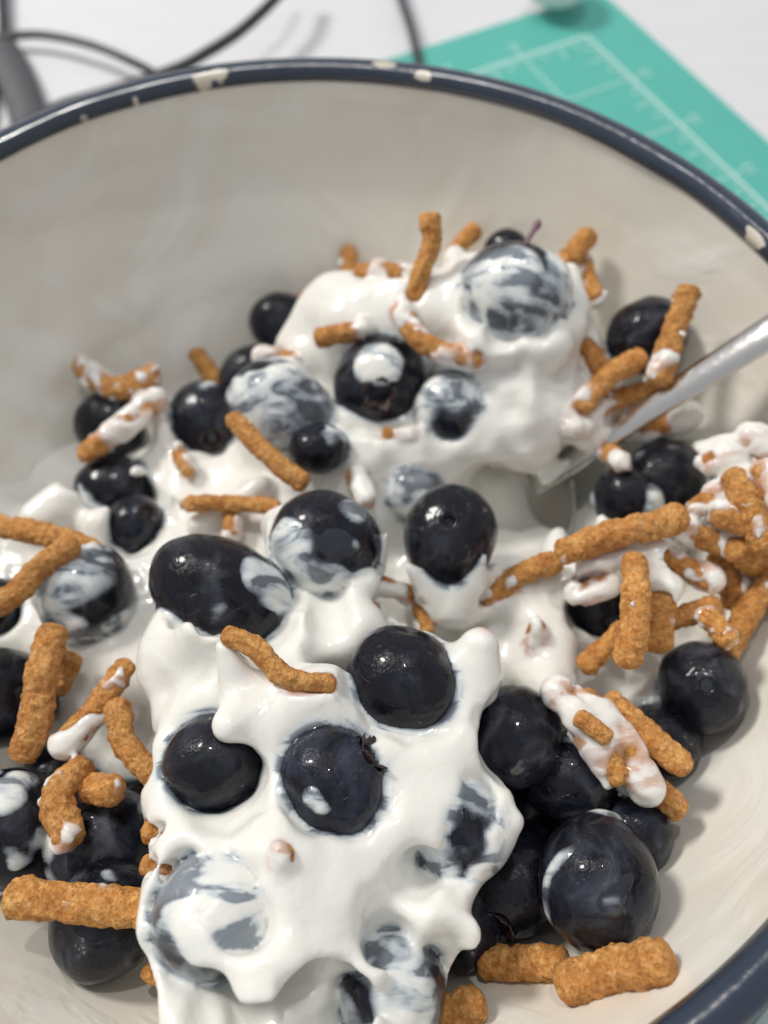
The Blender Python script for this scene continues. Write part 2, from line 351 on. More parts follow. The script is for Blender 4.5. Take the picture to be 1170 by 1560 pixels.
inner = [(r, z) for r, z in PROF]
# finer profile with faint turning ridges
zz = np.concatenate([np.linspace(0, -4.9, 46), [-5.3, -5.6, -5.8, -5.9]])
fine = [(float(wall_r(z))+(.007*math.sin(z*9.)*math.exp(z*.4) if z < -.25 else 0), z) for z in zz]+[(2.2, -5.93), (.02, -5.95)]
prof = [(8.63, 0)]+fine[1:]
outer = [(.02, -6.2), (3.6, -6.2), (3.7, -6.48), (4.1, -6.48), (4.2, -6.2), (5.3, -5.75), (6.4, -5.0), (7.3, -4.0), (7.95, -3.0), (8.4, -2.0), (8.7, -1.1), (8.80, -.50)]
V, f = lathe((prof+outer)[::-1], 192); V[:, 2] -= 0
ph = np.arctan2(V[:, 1], V[:, 0]); rr = 1+.0035*np.sin(3*ph+1)+.002*np.sin(7*ph); V[:, 0] *= rr; V[:, 1] *= rr
mesh_np('bowl_body', local((0, 0, ZT), V), f, MG, bw)
V, f = lathe([(8.54, -.12), (8.55, .02), (8.62, .12), (8.78, .16), (8.95, .13), (9.07, .03), (9.11, -.12), (9.07, -.40), (8.93, -.52), (8.82, -.5), (8.66, -.1)], 256, closed=True)
ph = np.arctan2(V[:, 1], V[:, 0]); rr = 1+.0035*np.sin(3*ph+1)+.002*np.sin(7*ph); V[:, 0] *= rr; V[:, 1] *= rr
wob = noise(V, 1.1, 4)-.5; inn_ = np.hypot(V[:, 0], V[:, 1]) < 8.72; V[inn_, :2] *= (1+.006*wob[inn_])[:, None]
mesh_np('rim', local((0, 0, ZT), V), f[:, ::-1], MR, bw)

# ------------------------------------------------------------------ spoon
ms = simple('brushed_steel', (.60, .585, .56), (.70, .685, .665), 6, .19, 1.0, .01)
A = un(846, 716, -3.45)[0]; Bp = un(1170, 508, -.35)[0]; dr = Bp-A; L1 = np.linalg.norm(dr); dr /= L1
tip = un(700, 846, -4.55)[0]
side = np.cross(dr, [0, 0, 1.]); side /= np.linalg.norm(side); upv = np.cross(side, dr)
V = []; ns = 12; nk = 60; Ltot = L1+6.5
prf = [(-1, 0), (-.93, .42), (-.6, .72), (0, .85), (.6, .72), (.93, .42), (1, 0), (.9, -.45), (.4, -.7), (0, -.72), (-.4, -.7), (-.9, -.45)]
for k in range(nk):
    s = k/(nk-1)*(Ltot+.6)-.6; wd = np.interp(s, [-.3, .5, 1.6, L1, Ltot-.5, Ltot], [.26, .28, .24, .31, .45, .38]); th = np.interp(s, [-.5, 1, L1, Ltot], [.02, .11, .12, .09])
    sag = -1.1*max(0, (s-L1*.9)/Ltot)**2*6
    for a, b in prf: V.append(A+dr*s+side*a*wd+upv*b*th+np.array([0, 0, sag]))
k, j = np.meshgrid(np.arange(nk-1), np.arange(ns), indexing='ij')
fs = np.stack([k*ns+j, k*ns+(j+1) % ns, (k+1)*ns+(j+1) % ns, (k+1)*ns+j], -1).reshape(-1, 4).tolist()
fs += [list(range(ns))[::-1], [(nk-1)*ns+i for i in range(ns)]]
sp = tag(empty('spoon', tuple(A)), 'steel teaspoon stuck in the yogurt with its handle leaning over the right rim', 'spoon')
mesh_np('handle', local(A, V), fs, ms, sp)
# the bowl of the spoon
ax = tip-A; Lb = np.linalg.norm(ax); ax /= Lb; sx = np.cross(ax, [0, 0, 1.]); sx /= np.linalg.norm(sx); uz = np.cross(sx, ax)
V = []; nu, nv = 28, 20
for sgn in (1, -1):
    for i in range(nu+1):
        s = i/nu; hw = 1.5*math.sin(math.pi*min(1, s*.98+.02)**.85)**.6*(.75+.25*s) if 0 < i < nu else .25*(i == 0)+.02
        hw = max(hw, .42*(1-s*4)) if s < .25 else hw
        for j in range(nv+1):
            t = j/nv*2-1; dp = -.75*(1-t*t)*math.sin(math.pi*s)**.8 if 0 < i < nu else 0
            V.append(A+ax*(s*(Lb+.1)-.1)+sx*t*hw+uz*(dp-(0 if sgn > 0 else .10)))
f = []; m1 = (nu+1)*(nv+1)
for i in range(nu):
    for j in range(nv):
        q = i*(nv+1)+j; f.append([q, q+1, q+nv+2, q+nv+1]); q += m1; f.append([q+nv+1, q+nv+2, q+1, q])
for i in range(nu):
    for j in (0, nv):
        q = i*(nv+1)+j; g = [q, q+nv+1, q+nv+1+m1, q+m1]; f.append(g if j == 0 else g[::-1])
mesh_np('spoon_bowl', local(A, V), f, simple('steel_dark_reflection', (.33, .31, .28), (.40, .38, .35), 2, .22, 1.0, .01), sp)  # darker than the handle: dark reflection from the camera side painted into the steel

#BERRIES
# u, v, diameter (px), z, options, label
BER = [
 (428,492,95,-4.2,dict(coat=0,bloom=.3),'dark blueberry furthest back by the far wall, left of the big yogurt heap'),
 (380,572,92,-4.2,dict(coat=0),'half hidden dark blueberry behind the white-coated one, below the furthest back berry'),
 (312,640,116,-4.1,dict(coat=.05,bloom=.3,cr='crown',pole=(.2,.5)),'large matt dark blueberry left of the slanting bran stick, against the far left wall'),
 (168,650,106,-4.1,dict(coat=.1),'dark blueberry under the two crossed bran sticks at the far left wall'),
 (175,745,112,-3.9,dict(coat=.38,win=[(-20,-25,42),(25,12,32)]),'dark blueberry with a curl of yogurt over it, below the crossed bran sticks at left'),
 (203,800,92,-3.5,dict(coat=.1,win=[(0,0,38)],bloom=.7,milk=.8,cr='crown',pole=(.45,-.4)),'small wrinkled grey-blue berry sunk in yogurt at the left, its crown open'),
 (130,900,146,-2.7,dict(coat=.38,win=[(16,14,46,-.02),(50,-30,32,-.01),(-20,-30,38,.014),(-52,30,30,.01)],milk=.4),'blueberry thickly smeared with white, beside the long bran stick at the left edge'),
 (426,622,150,-2.5,dict(coat=.46,win=[(12,-22,38,.0),(40,2,30,.006),(-34,6,40,.015),(-5,20,24,-.01),(-10,44,32,.02)],milk=.6,cr='scar',pole=(.15,.1)),'grey, milk-veiled blueberry just above the slanting bran stick'),
 (484,684,84,-2.3,dict(coat=.12,win=[(2,4,34)],milk=.2),'small dark berry end peeping out below the milk-veiled berry'),
 (577,584,142,-2.4,dict(coat=.10,win=[(0,0,72)],milk=.5,cr='crown',pole=(.02,.22),patch=[(0,-30,38,.07)]),'blueberry with open star crown facing up and a white dab on its brow'),
 (690,625,118,-2.5,dict(coat=.44,win=[(-12,-14,42,.008),(-4,16,34,.004),(10,-34,24,.02)],milk=.6),'white-veiled blueberry right of the berry with the open star crown'),
 (786,447,160,-1.1,dict(coat=.40,win=[(-56,-20,30,.006),(-58,14,26,.006),(-24,-8,36,.034),(44,-28,38,-.01),(15,-62,34,-.03),(52,6,28,.006),(30,42,26,.008),(-14,46,26,.015),(0,-38,26,.035)],milk=.5,cr='stem',pole=(.1,-.8)),'blueberry topping the back yogurt heap, still with its thin reddish stem'),
 (985,512,120,-2.9,dict(coat=.16,milk=.5),'dark blueberry behind the tall upright bran stick at the right'),
 (1012,735,130,-3.5,dict(coat=.12,bloom=.2),'dark blueberry just under the spoon handle at the right'),
 (955,762,104,-2.9,dict(coat=.42,win=[(0,0,26)],milk=.6),'white coated berry with a blue grey eye, before the one under the spoon handle'),
 (497,826,164,-1.7,dict(coat=.16,win=[(14,-16,58),(-60,10,26,.03),(-40,55,28,.03),(0,66,26,.03),(45,-50,16,.02)],milk=.5,bloom=.3,pole=(.15,0)),'blueberry in mid-bowl ringed by a collar of yogurt, left of the crevice'),
 (338,905,196,-1.6,dict(coat=0,win=[(-38,-18,66),(0,-8,62),(48,22,58),(58,-34,22,.018),(82,-8,24,.018)],milk=.3,pole=(-.9,.5),el=(-26,1.38),flat=.84),'very wide glossy black blueberry, longest of all, at the upper left of the front heap'),
 (686,818,152,-2.0,dict(coat=.05,win=[(0,-24,52)],milk=.25,cr='scar',pole=(-.05,-.3)),'blueberry with a round brown stalk scar, left of the spoon bowl'),
 (614,1038,172,-1.15,dict(coat=.06,win=[(2,-2,84)],milk=.35,el=(-35,1.10),pole=(.1,-.95)),'large shiny blueberry on top of the front heap, right of the curved bran stick'),
 (327,1160,150,-1.2,dict(coat=.05,win=[(-42,-22,30),(-22,26,46),(26,20,40),(0,40,40)],milk=.25),'blueberry with a tongue of yogurt across its top, left in the front heap'),
 (508,1192,168,-.95,dict(coat=.04,win=[(0,0,84)],bloom=.9,milk=.3,cr='crown',el=(-55,1.12),pole=(.74,-.52),patch=[(-30,22,16,.05),(-18,34,14,.05)]),'blue-bloomed blueberry with a ragged brown calyx, centre of the front heap'),
 (700,1262,152,-1.5,dict(coat=.34,win=[(26,-14,34,-.01),(18,22,38,-.02),(-2,46,30,-.01),(-38,44,28,.015),(30,-48,24,.01)],milk=.4),'half coated blueberry at the front heap\'s right edge beside a pointed flap'),
 (782,1122,150,-2.1,dict(coat=.08,win=[(16,0,70)],milk=.55,el=(80,1.1),bloom=.3),'dark blueberry leaning on the right flank of the front heap, upper one'),
 (868,1186,142,-2.5,dict(coat=.07,milk=.35,bloom=.3,cr='crown',pole=(.2,.88)),'dark blueberry under the lower end of the white-coated bran pair'),
 (815,1228,140,-3.3,dict(coat=.0,bloom=.1),'shadowed blueberry wedged between the front heap and the large scarred berry'),
 (912,1345,192,-2.0,dict(coat=.05,milk=.35,bloom=.5,cr='scar',pole=(.29,.14),patch=[(5,-88,26,.05)]),'largest dark blueberry at the lower right, showing a small round stalk hole'),
 (968,1268,112,-3.0,dict(coat=0,bloom=.6),'matt blueberry behind the upper right of the largest scarred berry'),
 (782,1345,166,-2.9,dict(coat=.02,bloom=.3,milk=.25,cr='crown',pole=(-.3,.75)),'dark blueberry squeezed left of the largest scarred berry'),
 (702,1405,140,-2.9,dict(coat=.04,bloom=.4),'dark blueberry beneath the rounded drip of yogurt'),
 (1070,1048,136,-2.6,dict(coat=.04,milk=.5,bloom=.3,cr='scar',pole=(.1,-.05)),'lone round dark blueberry resting against the right wall'),
 (1010,1128,112,-3.3,dict(coat=.12),'shaded blueberry behind the two bran sticks at the right wall'),
 (155,1282,168,-2.9,dict(coat=.20,bloom=.9,milk=.9),'bloom-covered blueberry smeared white, above the straight bran stick at lower left'),
 (162,1400,168,-3.2,dict(coat=.08,bloom=.2,milk=.5),'dark blueberry directly beneath the straight bran stick at lower left'),
 (18,1262,176,-3.0,dict(coat=.14,patch=[(-10,-40,30,.05),(10,-60,20,.05)]),'black blueberry cut by the left edge with a white streak, above the straight bran stick'),
 (-2,1062,160,-2.9,dict(coat=.04),'dark blueberry cut by the left edge, beside the thick upright bran stick'),
 (330,1392,184,-.95,dict(coat=.42,win=[(-76,-12,28,.012),(-70,30,28,.006),(-46,62,28,.003),(-8,76,28,.006),(32,76,28,-.01),(68,52,30,-.02),(6,-36,44,.034),(-50,-56,30,.04),(34,10,34,.05)],milk=.4),'very large berry drowned in yogurt at the front, only a dark crescent showing'),
 (598,1508,164,-1.5,dict(coat=.32,win=[(-50,14,36,-.01),(54,-24,34,.004),(58,12,26,.004),(-60,34,22,.01),(-4,-50,34,.02),(20,10,30,.03)],milk=.5),'coated blueberry at the bottom edge of the picture, right of centre'),
 (628,752,100,-3.2,dict(coat=.42,win=[(0,0,28,.022)],milk=.6),'berry drowned in yogurt above the scarred one, only a grey-blue shadow showing'),
 (915,925,104,-3.1,dict(coat=.1),'dark berry glimpsed under the bran cluster at the right'),
 (95,1190,128,-4.0,dict(coat=0),'dark berry deep in the gap behind the left bran sticks'),
 (-10,925,90,-3.4,dict(coat=.1),'sliver of a dark berry at the left edge under the bran sticks'),
 (740,1250,140,-4.0,dict(coat=0),'deep shadowed berry under the right side of the front heap'),
 (235,1235,130,-4.0,dict(coat=.1),'deep berry behind the hooked bran stick at left of the front heap'),
 (770,385,70,-2.3,dict(coat=.25),'dark berry edge peeping from behind the stemmed berry'),
]
# points (u, v, z), width px, coat at start, coat at end, label
STK = [
 ([(125,560,-3.5),(172,592,-3.4),(232,572,-3.4)],34,0.58,0.52,'curved bran stick with white lower side, topmost at the far left wall'),
 ([(132,690,-3.1),(180,655,-3.0),(238,610,-3.0)],34,0.42,0.5,'bran stick blotched with yogurt, crossing below the curved one at the far left'),
 ([(300,542,-4.2),(322,572,-4.2),(330,600,-4.3)],30,0,0,'blurred brown bran stick against the far wall, left of the heap'),
 ([(530,385,-3.2),(532,440,-3.4)],28,0.05,0.2,'short bran stick standing upright behind the heap against the far wall'),
 ([(455,460,-3.7),(505,440,-3.6)],26,0.1,0.3,'bran stick tip behind the back heap beside the furthest berry'),
 ([(655,335,-.35),(657,372,-.65),(640,420,-1.1),(632,448,-1.4)],33,0,0.15,'bran stick standing up from the back heap, tallest there'),
 ([(722,352,-2.2),(690,385,-2.5)],28,0,0.1,'short dark bran stick leaning behind the back heap'),
 ([(552,415,-1.7),(585,412,-1.6),(620,420,-1.6)],30,0.45,0.55,'bran stick coated below, lying on the back crest left of the tall one'),
 ([(490,514,-1.75),(552,503,-1.75)],36,0.05,0.45,'short bran stick end jutting left above the star-crowned berry'),
 ([(400,543,-2.7),(445,546,-2.7)],28,0.55,0.58,'coated bran piece on the left shoulder of the back heap'),
 ([(612,475,-1.4),(645,522,-1.45),(722,548,-1.5)],34,0.5,0.5,'long yogurt-streaked bran stick bending across the middle of the back heap'),
 ([(895,362,-1.5),(855,405,-1.8)],34,0,0.1,'bran stick behind the stemmed berry, pointing up to the right'),
 ([(888,405,-2.0),(905,452,-2.1)],30,0.58,0.5,'mostly white bran piece right behind the stemmed berry'),
 ([(1047,448,-.8),(1025,510,-1.15),(1005,575,-1.5)],38,0,0.55,'tall straight bran stick leaning against the right wall by the dark berry'),
 ([(972,548,-1.7),(925,575,-1.8),(888,615,-2.0)],36,0,0.5,'bran stick sloping down left just above the spoon handle'),
 ([(893,528,-2.1),(915,560,-2.1)],34,0.45,0.3,'short bran piece tucked under the yogurt right of the stemmed berry'),
 ([(1008,590,-2.3),(960,602,-2.35),(918,618,-2.4)],34,0.2,0.45,'bran stick lying right behind the spoon handle'),
 ([(1048,632,-2.4),(985,655,-2.7)],36,0.58,0.58,'white-coated bran stick poking out below the spoon handle'),
 ([(946,705,-2.3),(930,690,-2.6)],32,0.58,0.5,'blob-ended white bran stick under the spoon handle'),
 ([(868,612,-2.2),(872,650,-2.3)],34,0.58,0.58,'white-coated bran stick at the left end of the cluster over the spoon'),
 ([(912,625,-2.3),(890,650,-2.4)],32,0.58,0.58,'short white bran lump just above the spoon neck'),
 ([(358,640,-1.7),(400,686,-1.75),(458,734,-1.9)],36,0,0.12,'straight bran stick slanting down right in front of the milk-veiled berry'),
 ([(290,768,-2.5),(350,766,-2.5),(418,772,-2.5)],30,0.15,0.1,'level bran stick lying on the flat yogurt left of the middle'),
 ([(352,778,-2.7),(352,812,-2.75)],28,0.35,0.5,'short bran stub hanging below the level stick'),
 ([(-20,798,-2.2),(60,812,-2.15),(140,836,-2.3)],36,0,0.1,'long bran stick entering from the left edge, upper one'),
 ([(108,832,-1.8),(62,862,-1.8),(28,900,-1.8),(-25,935,-1.8)],38,0,0,'bent bran stick at the left edge crossing over the upper long one'),
 ([(80,968,-1.8),(62,1030,-1.7),(55,1090,-1.8),(38,1145,-1.9)],46,0.03,0,'thick upright bran stick near the left edge'),
 ([(105,1005,-2.4),(85,1045,-2.5)],38,0.35,0.1,'bran piece behind the thick upright stick at left'),
 ([(190,1018,-1.9),(150,1075,-1.9),(100,1132,-1.9)],38,0.42,0.52,'yogurt-smeared bran stick slanting down left toward the hooked ones'),
 ([(178,1080,-1.7),(195,1140,-1.7),(258,1200,-1.8)],44,0,0.03,'hooked bran stick curving in under the left side of the front heap'),
 ([(122,1170,-1.9),(88,1215,-1.8),(103,1272,-1.7)],46,0.12,0.4,'bent bran stick with a white tip, lower left'),
 ([(140,1200,-2.0),(170,1206,-1.8)],44,0,0,'stubby bran end beside the white-tipped bent stick'),
 ([(30,1368,-1.6),(120,1376,-1.6),(222,1384,-1.6)],56,0.02,0.12,'straight thick bran stick lying level at the lower left'),
 ([(228,1266,-1.3),(280,1280,-1.4)],34,0.1,0.58,'bran end sticking out of the left edge of the front heap, upper'),
 ([(226,1318,-1.2),(275,1330,-1.3)],34,0.3,0.58,'bran end sticking out of the left edge of the front heap, lower'),
 ([(350,968,-.22),(392,990,-.30),(440,1034,-.42),(498,1042,-.62)],37,0,0.05,'curved bran stick lifted by a peak of yogurt on the front heap'),
 ([(585,890,-2.3),(622,905,-2.4)],30,0.4,0.5,'coated bran piece in the crevice at the middle, right one'),
 ([(568,928,-2.2),(578,955,-2.2)],26,0.35,0.35,'bran piece in the crevice at the middle, left one'),
 ([(638,925,-2.5),(650,962,-2.4)],26,0.3,0.45,'thin bran piece deep in the crevice below the scarred berry'),
 ([(845,856,-2.1),(800,872,-2.25),(742,912,-2.6)],38,0,0.35,'bran stick half sunk in yogurt left of the coated cluster'),
 ([(540,722,-2.6),(560,762,-2.6)],30,0.55,0.5,'yogurt-covered bran piece behind the collared berry'),
 ([(862,838,-1.35),(930,815,-1.25),(1000,800,-1.2),(1030,788,-1.2)],48,0.1,0.15,'long bran stick with white flecks, topping the coated cluster at right'),
 ([(966,858,-1.2),(970,925,-1.2),(955,1002,-1.3)],46,0.1,0.08,'vertical bran stick hanging from the coated cluster at right'),
 ([(1010,915,-1.9),(1002,980,-1.9)],40,0.05,0.2,'shorter vertical bran stick behind the hanging one'),
 ([(948,962,-2.1),(895,1012,-2.2)],38,0.1,0.1,'bran stick pointing down left beneath the hanging one'),
 ([(1085,925,-2.1),(1025,942,-2.1)],38,0.15,0.05,'dark bran stick lying level right of the hanging ones'),
 ([(1080,940,-1.9),(1106,972,-1.8)],36,0.3,0.58,'white-tipped bran end under the right cluster'),
 ([(1035,805,-1.6),(1080,822,-1.7),(1120,838,-1.8)],38,0.45,0.58,'coated bran stick running right from the flecked top stick'),
 ([(1015,850,-1.9),(1080,882,-1.9)],38,0.2,0.58,'bran stick with a white right end in the middle of the right cluster'),
 ([(1118,728,-1.0),(1140,772,-1.0),(1160,830,-1.2)],42,0.15,0.1,'bran stick crowning the cluster at the right edge, partly iced with yogurt'),
 ([(1145,668,-1.2),(1185,690,-1.2)],44,0.58,0.5,'coated bran lump highest at the right edge'),
 ([(1125,835,-1.5),(1150,860,-2.0)],40,0,0,'dark bran end facing up in the right cluster'),
 ([(1195,860,-2.0),(1140,930,-2.2),(1105,990,-2.4)],40,0,0.1,'long dark bran stick leaning on the right wall'),
 ([(1100,785,-1.2),(1185,815,-1.1)],40,0.3,0.2,'bran stick lying across the right edge in the cluster'),
 ([(1180,770,-1.0),(1165,720,-.9)],38,0.3,0.58,'stub of bran at the right edge beside the crowning stick'),
 ([(1100,850,-2.3),(1120,920,-2.5)],38,0,0,'shaded bran stick deep inside the right cluster'),
 ([(1160,840,-2.0),(1195,900,-2.1)],40,0,0,'shaded bran stick at the right edge under the cluster'),
 ([(932,1072,-1.8),(978,1112,-1.8),(1038,1165,-1.85)],42,0.12,0,'clean bran stick pointing down right beside the white-coated pair'),
 ([(968,1168,-2.1),(1030,1232,-2.1)],40,0.2,0.02,'bran stick whose clean tip emerges below the white-coated pair'),
 ([(850,1055,-1.6),(890,1110,-1.6),(940,1180,-1.7)],44,0.58,0.58,'thickly iced bran stick, left of the white-coated pair'),
 ([(893,1068,-1.7),(940,1120,-1.7),(985,1200,-1.8)],44,0.58,0.58,'thickly iced bran stick, right of the white-coated pair'),
 ([(885,1095,-1.25),(922,1122,-1.3)],28,0.1,0.2,'small bare bran piece lying on the white-coated pair'),
 ([(868,1498,-2.0),(935,1478,-1.9),(1003,1468,-1.8)],58,0.06,0.06,'thick clean bran stick lying on the bowl wall at the bottom right'),
 ([(745,1468,-2.9),(850,1466,-2.8)],46,0,0,'shaded bran stick behind the thick one at the bottom'),
 ([(640,1550,-2.5),(722,1532,-2.5)],50,0,0,'bran stick at the bottom edge under the coated berry'),
 ([(736,972,-.8),(726,1040,-1.2)],24,0.58,0.58,'bran stick wholly coated white, standing up at the right of the shiny berry'),
 ([(818,955,-2.2),(812,985,-2.5)],30,0.4,0.58,'bran end seen through yogurt in the flat right of the heap'),
 ([(432,1300,-.22),(430,1335,-.45)],30,0.45,0.58,'pinkish bran nub poking out of the front heap above the drowned berry'),
 ([(693,392,-1.5),(690,440,-1.5)],26,0.58,0.58,'pink tinged bran end between the tall stick and the stemmed berry'),
 ([(742,548,-1.75),(790,560,-1.75)],28,0.58,0.58,'bran stick iced with yogurt just under the stemmed berry'),
 ([(810,640,-2.35),(852,610,-2.2)],28,0.58,0.58,'bran piece buried in yogurt above the spoon neck'),
 ([(1075,705,-1.4),(1112,690,-1.3)],30,0.58,0.58,'frosted bran piece on the yogurt bridge at the upper right cluster'),
 ([(1060,775,-1.5),(1095,750,-1.4)],32,0.58,0.58,'frosted bran piece between the flecked top stick and the crowning one'),
 ([(880,905,-1.9),(925,890,-1.75)],34,0.58,0.58,'white lumpy bran piece under the left end of the flecked stick'),
 ([(272,688,-3.2),(285,718,-3.2)],24,0.3,0.5,'thin bran piece stuck in the yogurt below the matt berry at left'),
 ([(590,662,-2.4),(625,664,-2.4)],24,0.2,0.5,'bran sliver below the star-crowned berry'),
 ([(225,1480,-2.3),(245,1490,-2.3)],24,0.1,0.3,'tiny bran tip under the left edge of the front heap near the bottom'),
]
BASE = [(90,800,-3.4),(200,740,-3.6),(300,720,-3.4),(380,760,-3.0),(260,820,-3.1),(170,860,-3.0),(60,930,-3.2),(20,840,-3.5),(480,760,-2.8),(330,740,-3.2),(150,970,-2.9),
 (110,1090,-3.2),(200,1010,-2.8),(215,1130,-3.4),(60,1180,-4.6),(20,1100,-4.2),(150,1300,-5.2),(60,1400,-5.4),(200,1450,-5.4),(560,680,-2.9),(640,740,-3.1),(560,760,-2.9),(620,600,-2.9),(540,470,-2.6),
 (500,520,-2.8),(440,560,-3.3),(400,500,-4.9),(620,480,-2.3),(720,580,-2.5),(680,700,-3.0),(400,450,-5.4),(300,560,-5.4),(250,640,-4.9),(560,385,-4.9),(700,350,-4.6),(850,370,-4.5),(950,470,-4.9),(1050,560,-5.0),(100,640,-5.2),(120,720,-4.4),(1060,640,-5.0),
 (760,740,-4.7),(800,780,-4.7),(850,740,-4.4),(740,790,-4.6),(820,820,-4.2),(800,900,-2.9),(850,950,-2.8),(770,960,-2.7),(830,1010,-2.7),(900,1040,-3.1),(960,1040,-3.5),(880,850,-3.1),(720,930,-2.9),
 (620,930,-3.9),(600,880,-3.6),(640,900,-3.6),(1000,800,-3.4),(960,740,-3.6),(1060,740,-3.2),(1080,900,-4.3),(1000,1000,-3.8),(1060,1150,-5.0),(950,1200,-5.2),(850,1300,-5.5),(900,1450,-5.5),(750,1450,-5.5),(1000,1300,-5.5),(1080,1000,-4.6),
 (400,1000,-2.6),(500,1100,-2.4),(450,1300,-2.6),(600,1200,-2.8),(500,1450,-3),(700,1080,-2.8),(800,1150,-4.4),(750,1300,-5.0),(900,640,-3.4),(820,620,-2.9),(780,690,-3.2)]
# smooth-union blobs: (u, v, z, r px) or pairs of them (tapered)
BLB = [
 (540,495,-2.35,62),(600,470,-2.15,62),(655,480,-2.0,62),(700,455,-1.8,48),(610,545,-2.9,80),(470,545,-3.0,40),((430,525,-3.1,20),(515,455,-2.2,36)),((500,462,-2.4,34),(620,452,-1.95,40)),
 (790,500,-1.75,74),(850,470,-1.75,40),(715,480,-1.7,42),(795,610,-2.5,70),(800,670,-2.9,52),((862,430,-1.6,22),(890,540,-2.3,32)),((760,570,-2.1,26),(745,680,-2.8,26)),
 (700,660,-2.95,62),(430,655,-3.05,72),(560,690,-3.25,80),(640,690,-3.2,66),((690,560,-2.0,24),(740,555,-1.9,32)),
 ((225,620,-3.5,30),(255,660,-3.6,22)),((165,735,-3.35,12),(205,722,-3.45,15)),
 (500,880,-2.3,62),((560,890,-2.3,26),(590,812,-1.55,4)),((430,800,-2.3,30),(470,900,-2.3,36)),
 ((700,915,-2.5,40),(738,848,-1.6,8)),((665,915,-2.4,36),(622,862,-1.65,7)),((700,880,-2.3,30),(800,930,-2.9,40)),
 (285,975,-2.1,66),(250,1020,-2.2,42),((255,1010,-2.0,34),(262,1100,-2.1,34)),((290,1000,-1.7,40),(300,955,-1.15,22)),((320,1010,-1.7,36),(330,962,-1.15,18)),(390,1030,-1.9,56),
 ((385,1090,-1.5,46),(350,985,-.85,19)),((440,1060,-1.4,40),(390,1005,-.95,17)),((440,1075,-1.3,40),(500,1055,-1.25,26)),((500,1062,-1.35,30),(530,1075,-1.45,32)),
 (450,960,-2.1,62),(540,965,-2.2,52),(460,1100,-1.75,70),(560,1110,-1.95,62),(620,1150,-2.0,62),(690,1080,-2.0,50),((705,1100,-2.0,76),(733,986,-1.3,29)),((690,1070,-1.8,50),(712,1020,-1.6,32)),
 (700,1160,-2.1,58),(610,1220,-1.9,74),(520,1270,-1.75,70),(410,1235,-1.7,62),(300,1220,-1.9,52),(640,1300,-1.9,70),(300,1310,-1.7,62),(400,1320,-1.4,72),
 (500,1360,-1.55,84),(585,1400,-1.75,74),(335,1450,-1.7,78),(410,1480,-1.5,84),(500,1500,-1.7,84),(400,1550,-1.7,92),(480,1580,-1.8,90),(590,1460,-1.95,60),
 ((610,1365,-1.9,60),(702,1424,-1.5,34)),(668,1335,-1.95,40),(735,1240,-1.95,36),((735,1262,-1.9,46),(784,1250,-1.7,11)),((745,1210,-1.8,22),(768,1212,-1.75,8)),((390,1250,-1.2,30),(450,1300,-1.0,28)),((420,1300,-.95,22),(440,1350,-1.05,26)),
 ((255,1140,-1.75,26),(262,1250,-1.8,34)),((395,1110,-1.3,44),(345,1105,-.95,20)),((268,1300,-1.5,24),(262,1400,-1.4,26)),
 ((620,1570,-1.75,40),(672,1500,-1.45,14)),((560,1440,-1.4,20),(620,1470,-1.05,20)),
 ((1000,752,-2.4,32),(1110,700,-1.5,26)),((1060,760,-2.0,38),(1150,800,-1.7,30)),((905,850,-1.8,26),(905,885,-1.7,30)),((945,845,-1.7,16),(952,850,-1.6,16)),((1000,850,-1.7,28),(1020,895,-1.8,24)),((1022,900,-1.7,18),(1028,918,-1.7,8)),((1060,700,-1.9,20),(1000,760,-2.2,28)),
 ((1000,740,-2.1,26),(930,800,-2.0,20)),((860,930,-2.9,34),(840,1030,-2.6,30)),((880,880,-2.5,24),(900,960,-2.9,30)),((820,950,-2.6,26),(815,1020,-2.8,30)),((1010,1050,-3.2,30),(985,1075,-3.2,26)),
 ((880,620,-2.5,32),(905,660,-2.7,30)),((965,650,-2.8,24),(1040,640,-2.6,18)),((930,580,-2.3,18),(900,540,-2.2,22)),((845,800,-3.2,14),(850,880,-2.8,26)),
 ((40,1180,-2.6,10),(8,1230,-2.5,16)),((1120,760,-1.3,20),(1165,730,-1.2,24)),((1140,880,-2.3,10),(1100,960,-2.2,12)),
 ((880,1080,-2.0,30),(960,1190,-2.1,26)),((820,1040,-2.7,22),(850,1060,-2.0,18)),
]

mB = mat_berry(); mC = mat_calyx(); mSt = mat_stem(); mBr = mat_bran()
berries = []; sticks = []
def fit_in(u, v, z, dpx):
    for _ in range(60):
        p, t = un(u, v, z); r = dpx/2/F*t
        if math.hypot(p[0], p[1])+r*.92 <= wall_r(p[2]-.25*r): break
        z += .05
    return p, r
for i, (u, v, dpx, z, o, lab) in enumerate(BER):
    c, r = fit_in(u, v, z, dpx)
    ang, ratio = o.get('el', ((i*47) % 180, 1.03+.015*((i*37) % 10))); a = math.radians(ang)
    vz = vis(c); vx = np.cross(UP, vz); vx /= np.linalg.norm(vx); vy = np.cross(vz, vx)
    X = math.cos(a)*vx+math.sin(a)*vy; Y = np.cross(vz, X)
    R = np.stack([X, Y, vz], 1); rad = np.array([r*math.sqrt(ratio), r/math.sqrt(ratio), r*o.get('flat', .95)])
    berries.append(dict(c=c, r=r, R=R, rad=rad, vx=vx, vy=vy, vz=vz, o=o, lab=lab, seed=i*3.1, px=F/np.linalg.norm(CAM-c), surf=None))
def bdir(b, ox, oy):            # picture offset (in radii) -> unit vector
    q = math.hypot(ox, oy); k = math.sqrt(max(0., 1-q*q)) if q < 1 else 0
    n = b['vx']*ox-b['vy']*oy+b['vz']*k; return n/np.linalg.norm(n)
